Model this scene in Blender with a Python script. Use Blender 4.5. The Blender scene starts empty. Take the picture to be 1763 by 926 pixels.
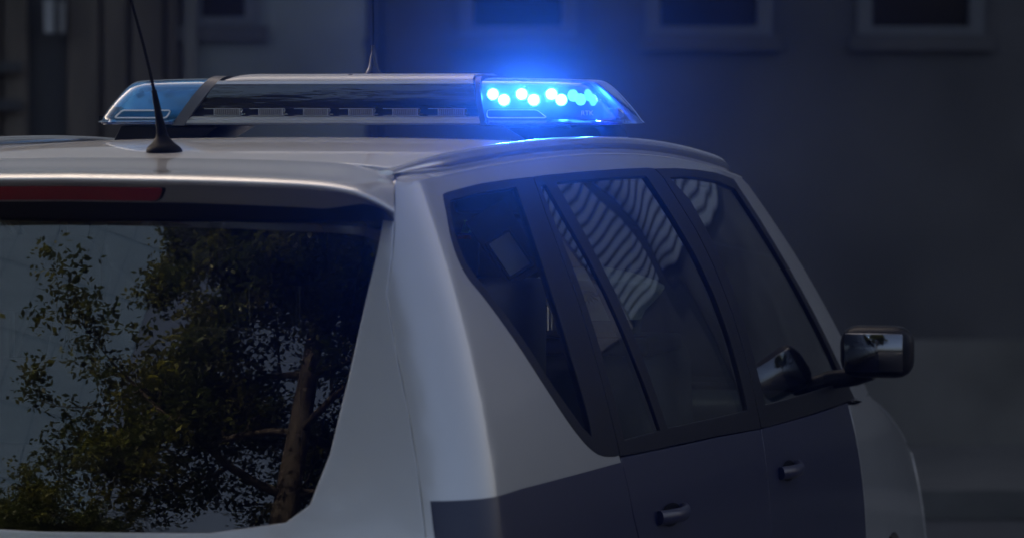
import bpy, bmesh, math, random
from mathutils import Vector, Matrix, geometry
PI = math.pi
R = math.radians
random.seed(7)
C = bpy.context.scene.collection
sc = bpy.context.scene

# ------------------------------------------------------------------ camera, world, sun, exposure
TH = R(18.0)
CO, SI = math.cos(TH), math.sin(TH)
VIEW = Vector((-SI, CO, 0))            # view direction on the ground plane
SIDE = Vector((CO, SI, 0))             # to the right of it
BAR_Y = 1.75
D0, U0, EYE = 9.0, .048, 1.70
CAM = Vector((D0*SI - U0*CO, BAR_Y - D0*CO - U0*SI, EYE))
cam_d = bpy.data.cameras.new('camera')
cam = bpy.data.objects.new('camera', cam_d)
C.objects.link(cam)
cam.location = CAM
cam.rotation_euler = (R(90), 0, TH)
cam_d.sensor_width = 36
cam_d.lens = 7300/1763*36
cam_d.shift_x = (881.5-600)/1763
cam_d.shift_y = -(463-190)/1763
cam_d.clip_start, cam_d.clip_end = .1, 800
cam_d.dof.use_dof = True
cam_d.dof.focus_distance = 8.5
cam_d.dof.aperture_fstop = 5.0
sc.camera = cam

SUN_EL = R(34)
sun_dir = (VIEW*math.cos(SUN_EL)*.94 + SIDE*math.cos(SUN_EL)*(-.34) + Vector((0, 0, math.sin(SUN_EL)))).normalized()
w = bpy.data.worlds.new('World')
sc.world = w
w.use_nodes = True
nt = w.node_tree
nt.nodes.clear()
sky = nt.nodes.new('ShaderNodeTexSky')
sky.sky_type = 'NISHITA'
sky.sun_disc = False
sky.sun_elevation = SUN_EL
sky.sun_rotation = math.atan2(sun_dir.x, sun_dir.y)
sky.dust_density = 8.0
sky.air_density = .7
sky.ozone_density = .3
bg = nt.nodes.new('ShaderNodeBackground')
bg.inputs['Strength'].default_value = .10
wo = nt.nodes.new('ShaderNodeOutputWorld')
nt.links.new(sky.outputs[0], bg.inputs[0])
nt.links.new(bg.outputs[0], wo.inputs[0])
sun_d = bpy.data.lights.new('sun', 'SUN')
sun_d.energy = 2.6
sun_d.angle = R(.5)
sun_d.color = (1, .93, .82)
sun = bpy.data.objects.new('sun', sun_d)
C.objects.link(sun)
sun.rotation_euler = sun_dir.to_track_quat('Z', 'Y').to_euler()
sun.location = (0, 0, 40)
sc.view_settings.view_transform = 'Standard'
sc.view_settings.look = 'None'
sc.view_settings.gamma = 1
sc.view_settings.use_curve_mapping = False
sc.view_settings.exposure = 1.55
sc.view_settings.use_white_balance = True
sc.view_settings.white_balance_temperature = 7100
cy = sc.cycles
cy.use_denoising = True
try:
    cy.denoiser = 'OPENIMAGEDENOISE'
    cy.denoising_input_passes = 'RGB_ALBEDO_NORMAL'
except Exception:
    pass
cy.max_bounces = 8
cy.transparent_max_bounces = 16
cy.volume_bounces = 0
cy.sample_clamp_indirect = 6
cy.caustics_reflective = False
cy.caustics_refractive = False

# ------------------------------------------------------------------ materials
def mat(name, col, rough=.5, metal=0, coat=0, coat_r=.03, spec=.5, var=0, vscale=8, bump=0, bscale=60, stretch=(1, 1, 1), emit=None, es=0):
    m = bpy.data.materials.new(name)
    m.use_nodes = True
    n = m.node_tree
    b = n.nodes['Principled BSDF']
    b.inputs['Base Color'].default_value = (*col, 1)
    b.inputs['Roughness'].default_value = rough
    b.inputs['Metallic'].default_value = metal
    b.inputs['Coat Weight'].default_value = coat
    b.inputs['Coat Roughness'].default_value = coat_r
    b.inputs['Specular IOR Level'].default_value = spec
    if emit:
        b.inputs['Emission Color'].default_value = (*emit, 1)
        b.inputs['Emission Strength'].default_value = es
    if var or bump:
        tc = n.nodes.new('ShaderNodeTexCoord')
        mp = n.nodes.new('ShaderNodeMapping')
        mp.inputs['Scale'].default_value = stretch
        n.links.new(tc.outputs['Object'], mp.inputs[0])
    if var:
        no = n.nodes.new('ShaderNodeTexNoise')
        no.inputs['Scale'].default_value = vscale
        no.inputs['Detail'].default_value = 6
        n.links.new(mp.outputs[0], no.inputs['Vector'])
        rp = n.nodes.new('ShaderNodeMapRange')
        rp.inputs['From Min'].default_value = .3
        rp.inputs['From Max'].default_value = .7
        rp.inputs['To Min'].default_value = 1-var
        rp.inputs['To Max'].default_value = 1+var
        n.links.new(no.outputs[0], rp.inputs[0])
        hs = n.nodes.new('ShaderNodeHueSaturation')
        hs.inputs['Color'].default_value = (*col, 1)
        n.links.new(rp.outputs[0], hs.inputs['Value'])
        n.links.new(hs.outputs[0], b.inputs['Base Color'])
    if bump:
        nb = n.nodes.new('ShaderNodeTexNoise')
        nb.inputs['Scale'].default_value = bscale
        nb.inputs['Detail'].default_value = 4
        n.links.new(mp.outputs[0], nb.inputs['Vector'])
        bp = n.nodes.new('ShaderNodeBump')
        bp.inputs['Strength'].default_value = bump
        bp.inputs['Distance'].default_value = .01
        n.links.new(nb.outputs[0], bp.inputs['Height'])
        n.links.new(bp.outputs[0], b.inputs['Normal'])
        if coat:
            n.links.new(bp.outputs[0], b.inputs['Coat Normal'])
    return m

def glass(name, tint, ior=1.5, gain=1.8, rough=0.0, wave=0, wscale=3, wstretch=(1, 1, 1), body=None, body_fac=0):
    """thin sheet: tinted see-through plus a mirror by Fresnel (both faces of the pane)"""
    m = bpy.data.materials.new(name)
    m.use_nodes = True
    n = m.node_tree
    n.nodes.clear()
    out = n.nodes.new('ShaderNodeOutputMaterial')
    tr = n.nodes.new('ShaderNodeBsdfTransparent')
    tr.inputs[0].default_value = (*tint, 1)
    gl = n.nodes.new('ShaderNodeBsdfGlossy')
    gl.inputs['Roughness'].default_value = rough
    gl.inputs[0].default_value = (1, 1, 1, 1)
    fr = n.nodes.new('ShaderNodeFresnel')
    fr.inputs[0].default_value = ior
    mu = n.nodes.new('ShaderNodeMath')
    mu.operation = 'MULTIPLY'
    mu.use_clamp = True
    mu.inputs[1].default_value = gain
    n.links.new(fr.outputs[0], mu.inputs[0])
    mx = n.nodes.new('ShaderNodeMixShader')
    n.links.new(mu.outputs[0], mx.inputs[0])
    base = tr
    if body:
        df = n.nodes.new('ShaderNodeBsdfDiffuse')
        df.inputs[0].default_value = (*body, 1)
        tl = n.nodes.new('ShaderNodeBsdfTranslucent')
        tl.inputs[0].default_value = (*body, 1)
        m3 = n.nodes.new('ShaderNodeMixShader')
        n.links.new(df.outputs[0], m3.inputs[1])
        n.links.new(tl.outputs[0], m3.inputs[2])
        df = m3
        m2 = n.nodes.new('ShaderNodeMixShader')
        m2.inputs[0].default_value = body_fac
        n.links.new(tr.outputs[0], m2.inputs[1])
        n.links.new(df.outputs[0], m2.inputs[2])
        base = m2
    n.links.new(base.outputs[0], mx.inputs[1])
    n.links.new(gl.outputs[0], mx.inputs[2])
    n.links.new(mx.outputs[0], out.inputs[0])
    if wave:
        tc = n.nodes.new('ShaderNodeTexCoord')
        mp = n.nodes.new('ShaderNodeMapping')
        mp.inputs['Scale'].default_value = wstretch
        no = n.nodes.new('ShaderNodeTexNoise')
        no.inputs['Scale'].default_value = wscale
        no.inputs['Detail'].default_value = 1
        bp = n.nodes.new('ShaderNodeBump')
        bp.inputs['Strength'].default_value = 1
        bp.inputs['Distance'].default_value = wave
        n.links.new(tc.outputs['Object'], mp.inputs[0])
        n.links.new(mp.outputs[0], no.inputs['Vector'])
        n.links.new(no.outputs[0], bp.inputs['Height'])
        n.links.new(bp.outputs[0], gl.inputs['Normal'])
        n.links.new(bp.outputs[0], fr.inputs['Normal'])
    return m

SILVER = mat('silver paint', (.51, .51, .515), .33, .55, 1, .02, var=.04, vscale=5, bump=.006, bscale=900)
ROOFPAINT = mat('brightened roof silver', (.56, .56, .56), .42, .4, .75, .03, var=.05, vscale=3)  # body silver again, lighter and less mirror-like so the roof reads brighter
BLUEFILM = mat('dark blue film', (.004, .008, .04), .4, 0, .3, .08)
BLACKTRIM = mat('black trim', (.010, .010, .012), .35, spec=.14, bump=.05, bscale=1500)
RUBBER = mat('black rubber', (.005, .005, .006), .5, spec=.05)
GLOSSBLACK = mat('glossy black', (.008, .008, .009), .22, spec=.5)
CERAMIC = mat('black glass border', (.006, .006, .007), .06)
DARKFABRIC = mat('dark seat fabric', (.022, .022, .026), .9, var=.3, vscale=300)
LINING = mat('grey cabin lining', (.05, .05, .052), .85)
BROWN = mat('brown card', (.12, .075, .05), .8, var=.15, vscale=30)
REDLENS = mat('dark red lens', (.42, .010, .03), .15, coat=1)
ALU = mat('brushed aluminium', (.50, .50, .51), .32, .85, var=.08, vscale=40, stretch=(.1, 1, 1))
RAILM = mat('satin rail', (.74, .73, .71), .22, .9)
LIDM = mat('grey lid', (.42, .42, .42), .35, .2)
LENSDARK = mat('smoked lens', (.008, .008, .010), .05, 0, 1, .02, bump=.75, bscale=18, stretch=(.10, 1, 1))
GRILLE = mat('grey plastic fins', (.20, .19, .175), .6)
CHROME = mat('chrome', (.75, .75, .76), .12, 1)
MIRRG = mat('tinted mirror', (.16, .17, .19), .03, 1)
REFLECTOR = mat('white reflector', (.62, .66, .70), .35, .1)
CARRIER = mat('pale blue carrier', (.55, .72, .82), .4)
DOMEBLUE = glass('blue dome', (.36, .58, .97), 1.45, 1.5, .0, body=(.05, .26, .90), body_fac=.45)
REAR_GLASS = glass('privacy glass', (.10, .11, .12), 1.52, 1.9, rough=.012)
SIDE_GLASS = glass('side glass', (.68, .76, .74), 1.52, 1.55, wave=.0045, wscale=1.9, wstretch=(1, 1, 1.2))
QUARTER_GLASS = glass('quarter glass', (.74, .76, .77), 1.52, .22, wave=.0012, wscale=4)
WIND_GLASS = glass('windscreen glass', (.55, .72, .68), 1.52, 1.6)
TYRE = mat('tyre rubber', (.012, .012, .012), .8)

# ------------------------------------------------------------------ object helpers
def link(o, parent=None):
    C.objects.link(o)
    if parent:
        o.parent = parent
        o.matrix_parent_inverse = Matrix.Translation(-world_loc(parent))
    return o

def world_loc(o):
    v = Vector(o.location)
    return v

def tag(o, label=None, cat=None, group=None, kind=None):
    if label: o['label'] = label
    if cat: o['category'] = cat
    if group: o['group'] = group
    if kind: o['kind'] = kind
    return o

def empty(name, loc, rz=0):
    o = bpy.data.objects.new(name, None)
    o.empty_display_size = .2
    o.location = loc
    o.rotation_euler = (0, 0, rz)
    C.objects.link(o)
    return o

class MB:
    def __init__(s):
        s.v, s.f, s.m = [], [], []
    def add(s, vs, fs, mi=0):
        k = len(s.v)
        s.v += [tuple(p) for p in vs]
        for f in fs:
            s.f.append(tuple(i+k for i in f)); s.m.append(mi)
        return s
    def box(s, c, d, rot=None, mi=0):
        x, y, z = d[0]/2, d[1]/2, d[2]/2
        vs = [Vector((a*x, b*y, e*z)) for a in (-1, 1) for b in (-1, 1) for e in (-1, 1)]
        if rot is not None: vs = [rot @ p for p in vs]
        vs = [p+Vector(c) for p in vs]
        return s.add(vs, [(0, 1, 3, 2), (4, 6, 7, 5), (0, 4, 5, 1), (2, 3, 7, 6), (0, 2, 6, 4), (1, 5, 7, 3)], mi)
    def loft(s, rings, closed=True, caps=True, mi=0):
        n = len(rings[0])
        vs = [p for r in rings for p in r]
        fs = []
        for i in range(len(rings)-1):
            for j in range(n if closed else n-1):
                a, b = i*n+j, i*n+(j+1) % n
                fs.append((a, b, b+n, a+n))
        if caps and closed:
            fs.append(tuple(range(n-1, -1, -1)))
            fs.append(tuple((len(rings)-1)*n+j for j in range(n)))
        return s.add(vs, fs, mi)
    def tube(s, pts, rad, n=10, caps=True, mi=0, flat=None):
        pts = [Vector(p) for p in pts]
        if not isinstance(rad, (list, tuple)): rad = [rad]*len(pts)
        rings = []
        up = Vector((0, 0, 1))
        for i, p in enumerate(pts):
            t = (pts[min(i+1, len(pts)-1)]-pts[max(i-1, 0)]).normalized()
            if abs(t.z) > .95: up = Vector((0, 1, 0))
            a = t.cross(up).normalized()
            b = a.cross(t).normalized()
            rr = rad[i] if isinstance(rad[i], (list, tuple)) else (rad[i], rad[i])
            rings.append([p+a*rr[0]*math.cos(2*PI*k/n)+b*rr[1]*math.sin(2*PI*k/n) for k in range(n)])
        return s.loft(rings, True, caps, mi)
    def lathe(s, prof, c=(0, 0, 0), n=24, mi=0, rot=None):
        rings = []
        for r, z in prof:
            ring = [Vector((r*math.cos(2*PI*k/n), r*math.sin(2*PI*k/n), z)) for k in range(n)]
            if rot is not None: ring = [rot @ p for p in ring]
            rings.append([p+Vector(c) for p in ring])
        return s.loft(rings, True, True, mi)
    def build(s, name, mats, parent=None, smooth=35, bevel=0, seg=2):
        me = bpy.data.meshes.new(name)
        me.from_pydata(s.v, [], s.f)
        if not isinstance(mats, (list, tuple)): mats = [mats]
        for m in mats: me.materials.append(m)
        me.polygons.foreach_set('material_index', s.m)
        bm = bmesh.new()
        bm.from_mesh(me)
        bmesh.ops.recalc_face_normals(bm, faces=bm.faces)
        if bevel:
            es = [e for e in bm.edges if len(e.link_faces) == 2 and e.calc_face_angle(0) > R(40)]
            bmesh.ops.bevel(bm, geom=es, offset=bevel, segments=seg, profile=.5, affect='EDGES', clamp_overlap=True)
        bm.to_mesh(me)
        bm.free()
        me.polygons.foreach_set('use_smooth', [True]*len(me.polygons))
        me.set_sharp_from_angle(angle=R(smooth))
        o = bpy.data.objects.new(name, me)
        return link(o, parent)

def crom(pts, k=6, closed=False):
    """Catmull-Rom through points of any dimension"""
    out = []
    n = len(pts)
    for i in range(n if closed else n-1):
        g = lambda j: pts[j % n] if closed else pts[max(0, min(n-1, j))]
        p0, p1, p2, p3 = g(i-1), g(i), g(i+1), g(i+2)
        for q in range(k):
            t = q/k
            out.append(tuple(.5*(2*b+(c-a)*t+(2*a-5*b+4*c-d)*t*t+(-a+3*b-3*c+d)*t**3) for a, b, c, d in zip(p0, p1, p2, p3)))
    if not closed: out.append(tuple(pts[-1]))
    return out

def rnd(pts, r=.02, k=4):
    """polygon with rounded corners; a point may carry its own radius as third value"""
    out = []
    n = len(pts)
    for i in range(n):
        p = Vector(pts[i][:2]); rr = pts[i][2] if len(pts[i]) > 2 else r
        a, b = Vector(pts[i-1][:2]), Vector(pts[(i+1) % n][:2])
        la, lb = (a-p).length, (b-p).length
        d = min(rr, la*.45, lb*.45)
        if d < 1e-4:
            out.append(tuple(p)); continue
        q0, q1 = p+(a-p)/la*d, p+(b-p)/lb*d
        for j in range(k+1):
            t = j/k
            out.append(tuple(q0*(1-t)**2+p*2*t*(1-t)+q1*t*t))
    return out

def resample(poly, res):
    out = []
    n = len(poly)
    for i in range(n):
        a, b = Vector(poly[i]), Vector(poly[(i+1) % n])
        l = (b-a).length
        if l < 1e-5: continue
        k = max(1, math.ceil(l/res))
        for j in range(k): out.append(tuple(a+(b-a)*(j/k)))
    return out

def inside(p, poly):
    x, y = p
    c = False
    j = len(poly)-1
    for i in range(len(poly)):
        xi, yi = poly[i]; xj, yj = poly[j]
        if (yi > y) != (yj > y) and x < (xj-xi)*(y-yi)/(yj-yi)+xi: c = not c
        j = i
    return c

def sheet(name, mats, outline, lift, parent=None, holes=(), res=.03, thick=.01, off=0, centre=(0, 1.9, .9), edge_r=.002, mirror=False):
    """a curved panel: outline (with holes) laid on the surface lift(u, v), with a rounded turned-in edge and a back"""
    loops = [resample(outline, res)]+[resample(h, res) for h in holes]
    pts, edges = [], []
    for lp in loops:
        k = len(pts)
        pts += [Vector(p) for p in lp]
        edges += [(k+i, k+(i+1) % len(lp)) for i in range(len(lp))]
    us, vs = [p[0] for p in loops[0]], [p[1] for p in loops[0]]
    nb = len(pts)
    bnd = pts[:]
    y = min(vs)+res*.5
    row = 0
    while y < max(vs):
        x = min(us)+res*(.5 if row % 2 else .02)
        while x < max(us):
            if inside((x, y), loops[0]) and not any(inside((x, y), h) for h in loops[1:]):
                if all((q[0]-x)**2+(q[1]-y)**2 > (.45*res)**2 for q in bnd): pts.append(Vector((x, y)))
            x += res
        y += res*.87
        row += 1
    rv, re, rf, *_ = geometry.delaunay_2d_cdt(pts, edges, [], 0, 1e-6)
    tris = []
    for f in rf:
        c = (sum(rv[i].x for i in f)/len(f), sum(rv[i].y for i in f)/len(f))
        if inside(c, loops[0]) and not any(inside(c, h) for h in loops[1:]): tris.append(tuple(f))
    h = 1e-4
    cen = Vector(centre)
    P, N = [], []
    for q in rv:
        p = Vector(lift(q.x, q.y))
        du = Vector(lift(q.x+h, q.y))-Vector(lift(q.x-h, q.y))
        dv = Vector(lift(q.x, q.y+h))-Vector(lift(q.x, q.y-h))
        n = du.cross(dv)
        n = n.normalized() if n.length > 1e-14 else Vector((0, 0, 1))
        if n.dot(p-cen) < 0: n = -n
        P.append(p+n*off); N.append(n)
    # orientation of triangles
    tr = []
    for t in tris:
        a, b, c = t[:3]
        fn = (P[b]-P[a]).cross(P[c]-P[a])
        tr.append(t if fn.dot(N[a]) > 0 else tuple(reversed(t)))
    from collections import Counter
    cnt = Counter()
    for t in tr:
        for i in range(len(t)): cnt[(t[i], t[(i+1) % len(t)])] += 1
    bedges = [e for e in cnt if (e[1], e[0]) not in cnt]
    V, F, M, LN = list(P), list(tr), [0]*len(tr), [tuple(N[i] for i in t) for t in tr]
    if thick:
        # inward boundary direction, averaged per vertex, for a tiny rounded edge
        outd = {}
        for a, b in bedges:
            d = (P[b]-P[a]).cross(N[a])
            if d.length > 0:
                d.normalize()
                outd[a] = outd.get(a, Vector())+d; outd[b] = outd.get(b, Vector())+d
        ring = {}
        for i, d in outd.items():
            d = d.normalized() if d.length > 0 else d
            e = edge_r
            ring[i] = [(P[i], N[i])]
            ring[i].append((P[i]+d*e*.7-N[i]*e*.3, (N[i]+d).normalized()))
            ring[i].append((P[i]+d*e-N[i]*e, d))
            ring[i].append((P[i]+d*e-N[i]*thick, d))
        idx = {i: [len(V)+4*k+j for j in range(4)] for k, i in enumerate(ring)}
        nrm = {}
        for i in ring:
            for j, (p, n) in enumerate(ring[i]):
                V.append(p); nrm[len(V)-1] = n
        for a, b in bedges:
            for j in range(3):
                f = (idx[b][j], idx[a][j], idx[a][j+1], idx[b][j+1])
                F.append(f); M.append(0); LN.append(tuple(nrm[i] for i in f))
        k = len(V)
        for i in range(len(P)): V.append(P[i]-N[i]*thick)
        mi = 1 if isinstance(mats, (list, tuple)) and len(mats) > 1 else 0
        for t in tr:
            f = tuple(k+i for i in reversed(t))
            F.append(f); M.append(mi); LN.append(tuple(-N[i-k] for i in f))
    if mirror:
        V = [Vector((-p.x, p.y, p.z)) for p in V]
        F = [tuple(reversed(f)) for f in F]
        LN = [tuple(Vector((-n.x, n.y, n.z)) for n in reversed(l)) for l in LN]
    me = bpy.data.meshes.new(name)
    me.from_pydata([tuple(p) for p in V], [], F)
    for m in (mats if isinstance(mats, (list, tuple)) else [mats]): me.materials.append(m)
    me.polygons.foreach_set('material_index', M)
    me.polygons.foreach_set('use_smooth', [True]*len(F))
    me.normals_split_custom_set([tuple(n) for l in LN for n in l])
    o = bpy.data.objects.new(name, me)
    return link(o, parent)

def rbox(name, m, c, d, bevel, parent, rot=None, seg=4):
    return MB().box(c, d, rot).build(name, m, parent, smooth=50, bevel=bevel, seg=seg)

# ------------------------------------------------------------------ body surfaces of the car
def zc(y): return 1.645-(.03 if y < 1.3 else .038)*(y-1.3)**2
def W(y): return .615-(.045 if y < 1.9 else .06)*((y-1.9)/1.9)**2
def z_edge(y): return zc(y)-.03
def roof_z(u, y): return zc(y)-.012*u*u-.018*abs(u)**6
def side_x(y, z):
    t = z_edge(y)-z
    if t < .6: g = .5*t-.28*t*t
    else: g = .1992+.164*.15*(1-math.exp(-(t-.6)/.15))-.03*(t-.6)**2
    return W(y)+g
def rear_y(x, z):
    t = 1.515-z
    tt = min(t, .52)
    y = .07-.42*tt+.17*tt*tt
    if t > .52: y -= .243*.1*(1-math.exp(-(t-.52)/.1))
    return y+.16*x*x
RC = .085
_cc = {}
def corner(z):
    k = round(z, 5)
    if k not in _cc:
        y = .1
        for _ in range(12):
            x = side_x(y, z); y = rear_y(x, z)
        _cc[k] = (x, y)
    return _cc[k]
def shell(s, z):
    xc, yc = corner(z)
    if s < -RC:
        x = xc+s
        return (x, rear_y(x, z), z)
    if s > RC:
        y = yc+s
        return (side_x(y, z), y, z)
    t = (s+RC)/(2*RC)
    x0 = xc-RC; y0 = rear_y(x0, z); y2 = yc+RC; x2 = side_x(y2, z)
    a, b, c = (1-t)**2, 2*t*(1-t), t*t
    return (a*x0+b*xc+c*x2, a*y0+b*yc+c*y2, z)
def side(q, z): return shell(q-corner(z)[1], z)
def rear(a, z):
    p = shell(abs(a)-corner(z)[0], z)
    return (math.copysign(p[0], a), p[1], p[2])
def roof(u, y): return (u*W(y), y, roof_z(u, y))

def gap_q(z):          # the shut line between tailgate and rear quarter
    T = [(1.573, .137), (1.517, .094), (1.387, -.003)]
    if z >= 1.517: k = (z-1.517)/(1.573-1.517); return .094+k*.043
    if z >= 1.387: k = (z-1.387)/.13; return -.003+k*.097
    return corner(z)[1]-.098+(.0)
def gap_s(z): return gap_q(z)-corner(z)[1]

# ================================================================== THE CAR
car = empty('police_car', (0, 2.1, 0))
tag(car, 'silver police estate car with a lit blue light bar on its roof', 'police car')
P2 = [SILVER, LINING]

# roof
ro = [(-1, .30), (1, .30)]+[(1, .3+i*.1) for i in range(1, 24)]+[(1, 2.62), (-1, 2.62)]+[(-1, 2.6-i*.1) for i in range(0, 23)]
sheet('roof_panel', [ROOFPAINT, LINING], ro, roof, car, res=.045, thick=.02, edge_r=.003, centre=(0, 1.5, -3))

# side panel (rear quarter, cant rail, front pillar as one pressing)
DLO_REAR = crom([(.715, 1.573), (.51, 1.567), (.37, 1.5585), (.30, 1.553), (.285, 1.547), (.265, 1.52), (.236, 1.478), (.228, 1.438), (.243, 1.407), (.284, 1.372), (.36, 1.30), (.46, 1.20), (.56, 1.12), (.66, 1.075), (.785, 1.062)], 4)
DLO_TOP = [(2.50, 1.546), (2.30, 1.563), (2.10, 1.572), (1.90, 1.578), (1.646, 1.581), (1.40, 1.5815), (1.129, 1.580), (.90, 1.577)]
def arch(yc, r=.355, zc_=.31, a0=0, a1=PI, k=18): return [(yc+r*math.cos(a0+(a1-a0)*i/k), zc_+r*math.sin(a0+(a1-a0)*i/k)) for i in range(k+1)]
side_out = [(gap_q(z), z) for z in (.30, .4, .6, .8, .95, 1.0, 1.1, 1.2, 1.3, 1.387, 1.45, 1.517, 1.545, 1.565, 1.578)]
side_out += [(y, z_edge(y)-.002) for y in (.16, .25, .4, .6, .8, 1.0, 1.2, 1.4, 1.6, 1.8, 2.0, 2.2, 2.4, 2.6)]
side_out += [(2.66, 1.53), (2.90, 1.375), (3.2, 1.165), (3.43, 1.01), (3.30, 1.00), (3.15, 1.015), (2.95, 1.17), (2.70, 1.375)]
side_out += DLO_TOP+DLO_REAR
side_out += [(.795, 1.04), (.815, .95), (.87, .84), (1.0, .73), (1.13, .66), (1.22, .55), (1.245, .42), (1.25, .30)]
side_out += arch(.80)
for mir in (False, True):
    sp = sheet('side_panel', P2, side_out, side, car, res=.035, thick=.018, mirror=mir)
    if not mir: right_side = sp
    # livery film low on the quarter
    fo = [(gap_q(z)+.012, z) for z in (.72, .8, .9, 1.0, 1.045)]+[(.2, 1.05), (.5, 1.05), (.79, 1.05), (.80, 1.0), (.81, .95), (.865, .835), (.99, .725), (1.0, .70)]
    fo += [(.80+.42*math.cos(a), .31+.42*math.sin(a)) for a in [R(66), R(80), R(95), R(110), R(120)]]+[(.50, .70)]
    sheet('livery_film', BLUEFILM, fo, side, car, res=.04, thick=0, off=.0016, mirror=mir)

# tailgate: painted frame, glass, border, lower film
def a_gap(z, d=.004): return corner(z)[0]+gap_s(z)-d
zs = (.40, .6, .8, .95, 1.0, 1.1, 1.2, 1.3, 1.387, 1.45, 1.517, 1.535)
tg = [(a_gap(z), z) for z in zs]+[(-a_gap(z), z) for z in reversed(zs)]
GL = [(.552, 1.53), (.5465, 1.517), (.541, 1.452), (.533, 1.387), (.517, 1.25), (.497, 1.12), (.47, 1.035), (.43, 1.005), (.3, .985), (0, .98)]
gl_out = GL+[(-a, z) for a, z in reversed(GL[:-1])]
tailgate = sheet('tailgate', P2, tg, rear, car, holes=[gl_out], res=.04, thick=.02)
gi = lambda d: [(a*(1-d/.55), z-(d if z > 1.2 and i < 1 else 0)+(d*.8 if z < 1.1 else 0)) for i, (a, z) in enumerate(GL)]
rw = sheet('rear_window', REAR_GLASS, gl_out, rear, tailgate, res=.03, thick=0, off=-.004)
ib = [(.515, 1.508), (.512, 1.47), (.508, 1.387), (.49, 1.25), (.47, 1.13), (.445, 1.065), (.41, 1.04), (.3, 1.02), (0, 1.015)]
in_b = ib+[(-a, z) for a, z in reversed(ib[:-1])]
sheet('window_border', CERAMIC, [(a*.998, z-.001 if z > 1.2 else z+.001) for a, z in gl_out], rear, tailgate, holes=[in_b], res=.03, thick=0, off=-.0065)
tf = [(a_gap(z, .016), z) for z in (.5, .6, .7, .8, .9, .955)]+[(-a_gap(z, .016), z) for z in (.955, .9, .8, .7, .6, .5)]
sheet('livery_film', BLUEFILM, tf, rear, car, res=.05, thick=0, off=.0016)

# spoiler with brake light
def interp(T, x):
    for (a, va), (b, vb) in zip(T, T[1:]):
        if x <= b: return va+(vb-va)*(x-a)/(b-a)
    return T[-1][1]
def smooth_T(T): return crom(T, 6)
LZ = smooth_T([(0, 1.5835), (.2, 1.5815), (.35, 1.578), (.45, 1.573), (.51, 1.565), (.54, 1.5555), (.565, 1.542), (.58, 1.530)])
LY = smooth_T([(0, -.016), (.2, -.012), (.35, -.002), (.45, .010), (.51, .018), (.54, .024), (.565, .040), (.58, .052)])
def w_roof(x, y): return roof_z(min(1.02, x/W(y)), y)
def sp_prof(x):
    lz, ly = interp(LZ, x), interp(LY, x)
    a = (.296, w_roof(x, .296))
    b = (.22, w_roof(x, .22)-.001)
    c = (.12 if x < .5 else .12+.2*(x-.5), w_roof(x, .13)-.006+.03*max(0, x-.45))
    d = (ly+.030, lz+.0085)
    e = (ly+.008, lz+.0035)
    f = (ly, lz-.002)
    g = (ly+.003, lz-.008)
    e_ = max(0, min(1, (x-.44)/.13)); e_ = e_*e_*(3-2*e_)
    h = (ly+.012, lz-.014+.005*e_)
    i = (ly+.055-.012*e_, lz-.040+.026*e_)
    j = (ly+.060-.010*e_, lz-.044+.029*e_)
    k = (rear_y(x, 1.508)+.004*e_, 1.511-.002*e_)
    return crom([a, b, c, d, e, f, g, h, i, j, k], 4)
xs = [-.582+.012*i for i in range(98)]
def sp_edge(y): return .5833-.313*(max(.05, y)-.05)
def sp_x(x, y):
    a = abs(x)
    if a < .40: return x
    return math.copysign(.40+(a-.40)*(sp_edge(y)-.40)/.182, x)
rings = [[Vector((sp_x(x, y), y, z)) for y, z in sp_prof(abs(x))] for x in xs]
ms = MB()
n = len(rings[0])
ms.loft(rings, False, False)
for i in range(len(ms.f)):
    if i % (n-1) >= 33: ms.m[i] = 1
# closed ends
for rg in (rings[0], rings[-1]):
    ms.add(rg, [tuple(range(len(rg)))])
spo = ms.build('spoiler', [SILVER, BLACKTRIM], car, smooth=50)
def brake(u, v):        # on the upright face under the lip
    lz, ly = interp(LZ, abs(u)), interp(LY, abs(u))
    t = (v+.014)/(-.026)
    return (u, ly+.012+.043*t-.0022, lz+v)
bo = rnd([(-.178, -.0395, .006), (.160, -.0395, .016), (.182, -.0165, .006), (-.20, -.0165, .006)], .01)
sheet('brake_light', REDLENS, bo, brake, spo, res=.012, thick=.004, centre=(0, 3, 1.55), edge_r=.001)
sheet('brake_light_bezel', BLACKTRIM, rnd([(-.19, -.0405, .006), (.166, -.0405, .016), (.19, -.0152, .006), (-.21, -.0152, .006)], .01), brake, spo, res=.014, thick=0, off=-.0008, centre=(0, 3, 1.55))

# shoulder pieces between spoiler and quarter panel
for sg in (1, -1):
    rows = []
    for k in range(13):
        q = .139+(.312-.139)*k/12
        o_ = Vector(side(q, z_edge(q)-.004 if q > .165 else 1.5765-.004))
        yi = o_.y+.004
        xi = sp_edge(yi)+.0035
        i_ = Vector((xi, yi, w_roof(xi, yi)-.0015))
        rows.append([Vector((sg*(i_.x+(o_.x-i_.x)*t), i_.y+(o_.y-i_.y)*t, i_.z+(o_.z-i_.z)*t+.004*math.sin(PI*t)*min(1, k/4))) for t in [j/6 for j in range(7)]])
    MB().loft(rows, False).build('roof_corner', SILVER, car, smooth=70)
# roof rails
for sgn in (1, -1):
    pts, rad = [], []
    for i in range(60):
        t = i/59
        y = .19+2.48*t
        e = min(1, t/.10, (1-t)/.10)
        e = math.sin(e*PI/2)
        x = (W(y)-.022-.032*(1-e))*sgn
        pts.append((x, y, roof_z(abs(x)/W(y), y)+.003+.008*e)); rad.append((.016, .004+.0135*e))
    MB().tube(pts, rad, 14).build('roof_rail', RAILM, car, smooth=60)
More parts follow.
